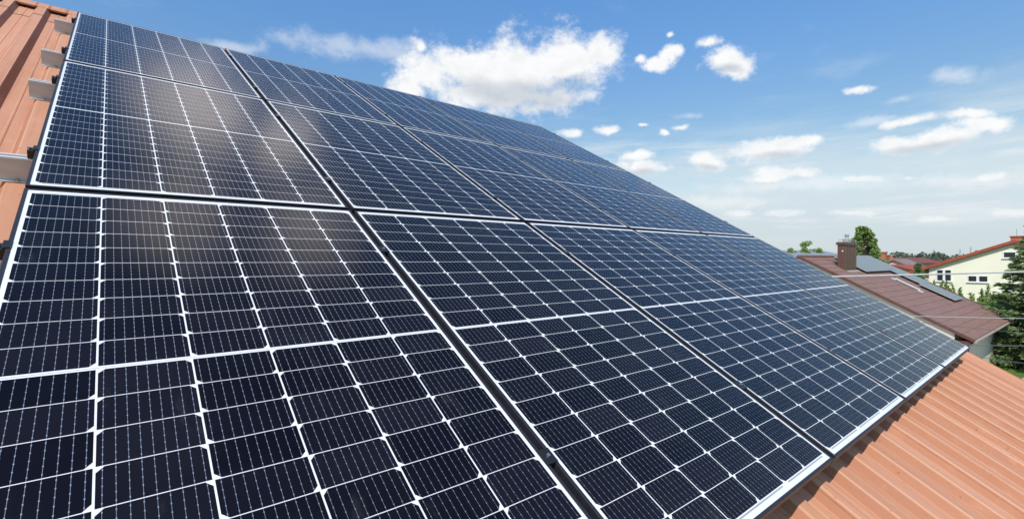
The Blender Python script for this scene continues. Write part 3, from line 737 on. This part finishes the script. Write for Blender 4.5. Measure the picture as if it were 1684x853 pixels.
# ------------------------------------------------------------------ trees
def broadleaf(name, label, loc, H, R, base, n_clump, per, leaf, m, seed, group=None, sq=1.0, cat='tree', gap=1.0):
    global rng
    rng = np.random.default_rng(seed)
    t_ = thing(name, label, cat, loc, (0, 0, 0), group)
    mb = MB(); top = H * .8
    mb.tube([(0, 0, 0), (.1, .05, H * .25), (.05, -.08, H * .55), (0, 0, top)], [R * .11, R * .085, R * .05, R * .015], 9)
    cs, rs = [], []
    for i in range(n_clump):
        q = rng.normal(size=3); q /= np.linalg.norm(q)
        rr = rng.uniform(.35, 1) ** .5
        zc = (base + H) / 2; hz_ = (H - base) / 2
        tap = 1 - .35 * max(0, q[2])
        c = np.array([q[0] * R * rr * tap, q[1] * R * rr * tap, zc + q[2] * hz_ * rr * sq])
        cs.append(c); rs.append(R * rng.uniform(.17, .34) * gap)
        if i % 2 == 0:
            z0 = base * .6 + rng.uniform(0, .5) * (c[2] - base * .6) if c[2] > base else base * .5
            st = Vector((0, 0, min(z0, top))); en = Vector(c); md = st.lerp(en, .5) + Vector((0, 0, -.05 * R))
            mb.tube([st, md, en], [R * .032, R * .022, R * .006], 6)
    mb.build('trunk', M_BARK, t_, smooth=True)
    leaf_mesh('crown', clump_points(cs, rs, per), leaf, m, t_)
    return t_
def spruce(name, label, loc, H, R, seed, whorls=30, group=None, m=None, lean=0):
    global rng
    rng = np.random.default_rng(seed)
    t_ = thing(name, label, 'tree', loc, (0, 0, 0), group)
    mb = MB(); mb.tube([(0, 0, 0), (0, 0, H * .5), (0, 0, H)], [H * .018, H * .011, .01], 8)
    P, Dr = [], []
    for k in range(whorls):
        z = H * (.06 + .93 * (k / whorls) ** .95); f = 1 - z / H
        L = R * (f ** .85) * 1.0 + .08
        nb = int(7 + 6 * f)
        for b in range(nb):
            a = 2 * math.pi * (b + rng.uniform(-.3, .3)) / nb + k * 1.3
            l = L * rng.uniform(.72, 1.1); dr = np.array([math.cos(a), math.sin(a), 0])
            zz = z + rng.uniform(-.1, .1)
            pts = [np.array([0, 0, zz]) + dr * l * s_ + np.array([0, 0, -.34 * l * s_ + .30 * l * s_ * s_]) for s_ in (0, .35, .7, 1)]
            mb.tube([Vector(p) for p in pts], [.028 * l / R + .006, .02 * l / R + .004, .01, .003], 4, False)
            side = np.array([-dr[1], dr[0], 0]); ns = int(26 * l / R * 2) + 10
            for q in range(ns):
                s_ = rng.uniform(.12, 1.0) ** .8
                wdt = l * .30 * (1.05 - s_) + .07
                sd = rng.uniform(-1, 1)
                c = np.array([0, 0, zz]) + dr * l * s_ + np.array([0, 0, -.34 * l * s_ + .30 * l * s_ * s_]) + side * wdt * sd + np.array([0, 0, -rng.uniform(0, .13) * abs(sd) - rng.uniform(0, .06)])
                for _ in range(3):
                    P.append(c + rng.normal(size=3) * .045); Dr.append(dr * .8 + side * sd * .9 + np.array([0, 0, -.15]))
    mb.build('trunk', M_BARK, t_)
    leaf_mesh('crown', P, .085, m or M_NEEDLE, t_, elong=1.5, dirs=Dr)
    return t_
p = at_t(1726, 426, 24.5)
spruce('spruce_tree', 'tall dark spruce at the right picture edge, in front of the yellow house', (p.x, p.y, 0), 9.0, 3.3, 3, 31)
p = at_t(1510, 426, 44)
spruce('spruce_tree', 'small dark conifer between the brown roof and the red roof', (p.x, p.y, 0), 5.45, 1.1, 5, 20)
p = at_t(1418, 426, 52)
broadleaf('maple_tree', 'full green broadleaf tree standing right behind the brown chimney', (p.x, p.y, 0), 9.15, 1.42, 3.8, 130, 120, .12, M_LEAF, 11, gap=.92)
p = at_t(1330, 426, 50)
broadleaf('broadleaf_tree', 'light green treetop poking over the slate roof left of the chimney', (p.x, p.y, 0), 7.45, 1.45, 3.6, 34, 110, .11, M_LEAFL, 12, gap=.85)
p = at_t(1299, 426, 50)
broadleaf('broadleaf_tree', 'thin light treetop at the panel edge, leftmost of the treetops', (p.x, p.y, 0), 6.95, 1.15, 3.6, 26, 80, .10, M_LEAFL, 13, gap=.8)
p = at_t(1441, 428, 60)
broadleaf('broadleaf_tree', 'low bush top below the maple, beside the brick chimney', (p.x, p.y, 0), 6.0, 1.5, 2.5, 26, 80, .11, M_LEAFL, 14)
# a young tree of long upright shoots between the two houses
def shoots(label, loc, H, n, seed, spread, loc_tilt=.5):
    global rng
    rng = np.random.default_rng(seed)
    t_ = thing('young_tree', label, 'tree', loc)
    mb = MB(); mb.tube([(0, 0, 0), (0, 0, H * .3), (.03, 0, H * .6)], [.07, .055, .04], 8)
    P, Dr = [], []
    for i in range(n):
        a = rng.uniform(0, 2 * math.pi); l = H * rng.uniform(.30, .46)
        z0 = H * rng.uniform(.32, .6); out_ = spread * rng.uniform(.25, 1)
        st = np.array([0, 0, z0]); en = np.array([math.cos(a) * out_, math.sin(a) * out_, min(z0 + l, H)])
        md = (st + en) / 2 + np.array([math.cos(a) * out_ * .22, math.sin(a) * out_ * .22, -.05])
        path = [st, md, en]; mb.tube([Vector(q) for q in path], [.03, .02, .008], 5)
        for q in range(95):
            s_ = rng.uniform(.2, 1); c = (1 - s_) ** 2 * st + 2 * s_ * (1 - s_) * md + s_ ** 2 * en
            r_ = .12 * (1.15 - .5 * s_); v = rng.normal(size=3); v /= np.linalg.norm(v)
            P.append(c + v * r_ * rng.uniform(.3, 1)); Dr.append(v + (en - st) * .4)
    mb.build('trunk', M_BARK, t_); leaf_mesh('crown', P, .095, M_LEAFL, t_, dirs=Dr, elong=1.1)
    return t_
p = at_t(1611, 426, 31.5); shoots('young tree of long light green shoots before the yellow wall, nearest the spruce', (p.x, p.y, 0), 3.95, 13, 21, 1.3)
p = at_t(1640, 426, 30.5); shoots('bushy young tree with light tips, right of the brown roof corner', (p.x, p.y, 0), 3.35, 40, 23, 1.0)
p = at_t(1583, 426, 35); shoots('young tree top showing left of the longest shoots, above the grey panels', (p.x, p.y, 0), 3.75, 9, 22, .9)
p = at_t(1540, 426, 40); shoots('slim young tree beside the four pane window of the yellow house', (p.x, p.y, 0), 3.9, 18, 24, .9)
# dense evergreen shrubs under the spruce, behind the brown house's corner
for k, (px, td, H, R, lab) in enumerate(((1652, 29.5, 3.1, 1.5, 'dark evergreen shrub under the spruce, next to the downpipe corner'), (1686, 30.5, 3.3, 1.7, 'dark evergreen shrub under the spruce at the picture edge'), (1730, 27, 3.0, 1.7, 'dark evergreen shrub beyond the picture edge by the lawn'))):
    p = at_t(px, 426, td)
    broadleaf('evergreen_shrub', lab, (p.x, p.y, 0), H, R, .15, 60, 150, .075, M_NEEDLE if k != 0 else M_LEAF, 31 + k, 'shrubs under the spruce', cat='shrub')

# ------------------------------------------------------------------ wires
POLE = Vector((46.0, -17.0, 0))
def wire(label, m, y0, pts, rad, pole_z, x_at=5.42, name='overhead_cable'):
    """runs from the gable wall to the pole; pts are two picture points it passes through"""
    s0 = Vector((x_at, y0, 0)); dr = POLE - s0; nrm = Vector((-dr.y, dr.x, 0))
    sv, zv = [], []
    for px, py in pts:
        d = ray(px, py); tt = (s0 - CAM).dot(nrm) / Vector((d.x, d.y, 0)).dot(nrm)
        q = CAM + d * tt; sv.append((Vector((q.x, q.y, 0)) - s0).dot(dr) / dr.length_squared); zv.append(q.z)
    m_ = (zv[1] - zv[0]) / (sv[1] - sv[0])
    kq = (pole_z - (zv[0] + m_ * (1 - sv[0]))) / ((1 - sv[0]) * (1 - sv[1]))
    f = lambda s: zv[0] + m_ * (s - sv[0]) + kq * (s - sv[0]) * (s - sv[1])
    P = []
    for i in range(61):
        s = (i / 60) ** 1.6; q = s0 + dr * s; P.append((q.x, q.y, f(s)))
    mb = MB(); mb.tube(P, rad, 7)
    tag(mb.build(name, m, None, smooth=True), label, 'cable', 'overhead cables')
wire('thick pale cable crossing above the brown roof towards the spruce', M_WIRE, 2.75, ((1369, 454.8), (1684, 446.8)), .0125, CAM.z + 1.6)
wire('thin pale cable crossing the lower part of the brown roof', M_WIRE, 2.45, ((1496, 519.5), (1684, 523.3)), .0042, CAM.z + .7)
wire('thin dark cable sagging below the lower right corner of the brown roof', M_DWIRE, 2.2, ((1540, 533), (1684, 547.5)), .0034, CAM.z + .2)
wire('dark cable passing just under the gutter corner, before the cream wall', M_DWIRE, 1.9, ((1592, 567.5), (1684, 568.5)), .0055, CAM.z - .2)
wire('lowest thin cable in front of the lawn', M_DWIRE, 1.6, ((1632, 590), (1684, 597)), .0034, CAM.z - .5)

# ------------------------------------------------------------------ pylons on the horizon
def pylon(H):
    mb = MB(); bw = H * .09
    lv = [0, .3, .55, .75, .88, 1]
    wd = [bw, bw * .62, bw * .36, bw * .22, bw * .2, .1]
    for sx in (-1, 1):
        for sy in (-1, 1): mb.tube([(sx * w_, sy * w_, H * l) for l, w_ in zip(lv, wd)], .22, 4)
    for a in range(5):
        for sy in (-1, 1):
            mb.tube([(-wd[a], sy * wd[a], H * lv[a]), (wd[a + 1], sy * wd[a + 1], H * lv[a + 1])], .13, 4); mb.tube([(wd[a], sy * wd[a], H * lv[a]), (-wd[a + 1], sy * wd[a + 1], H * lv[a + 1])], .13, 4)
    for l, s_ in ((.72, .17), (.86, .22)):
        mb.tube([(-H * s_, 0, H * l), (0, 0, H * l + .5), (H * s_, 0, H * l)], .2, 4)
    return mb
p0 = None
for px, py, lab in ((1473.5, 414, 'faint lattice pylon above the pink house, leftmost on the horizon'), (1505.5, 416.5, 'faint short lattice pylon above the red roof'), (1536, 409.5, 'tallest faint lattice pylon over the maroon roof'),
                    (1579, 409, 'faint lattice pylon standing behind the low end of the red gable roof'), (1596.5, 404.5, 'faint lattice pylon behind the middle of the red gable roof')):
    td = 760; p = at_t(px, 426.5, td); H = CAM.z + (426.5 - py) / FOC * td
    if p0 is None:
        t_ = thing('pylon', lab, 'pylon', (p.x, p.y, 0), (0, 0, AZ - 1.0), 'pylons on the horizon'); pylon(25).build('lattice', M_STEEL, t_); p0 = t_
    else:
        t_ = copy_tree(p0); t_.location = (p.x, p.y, 0); t_['label'] = lab
    t_.scale = (1, 1, H / 25)
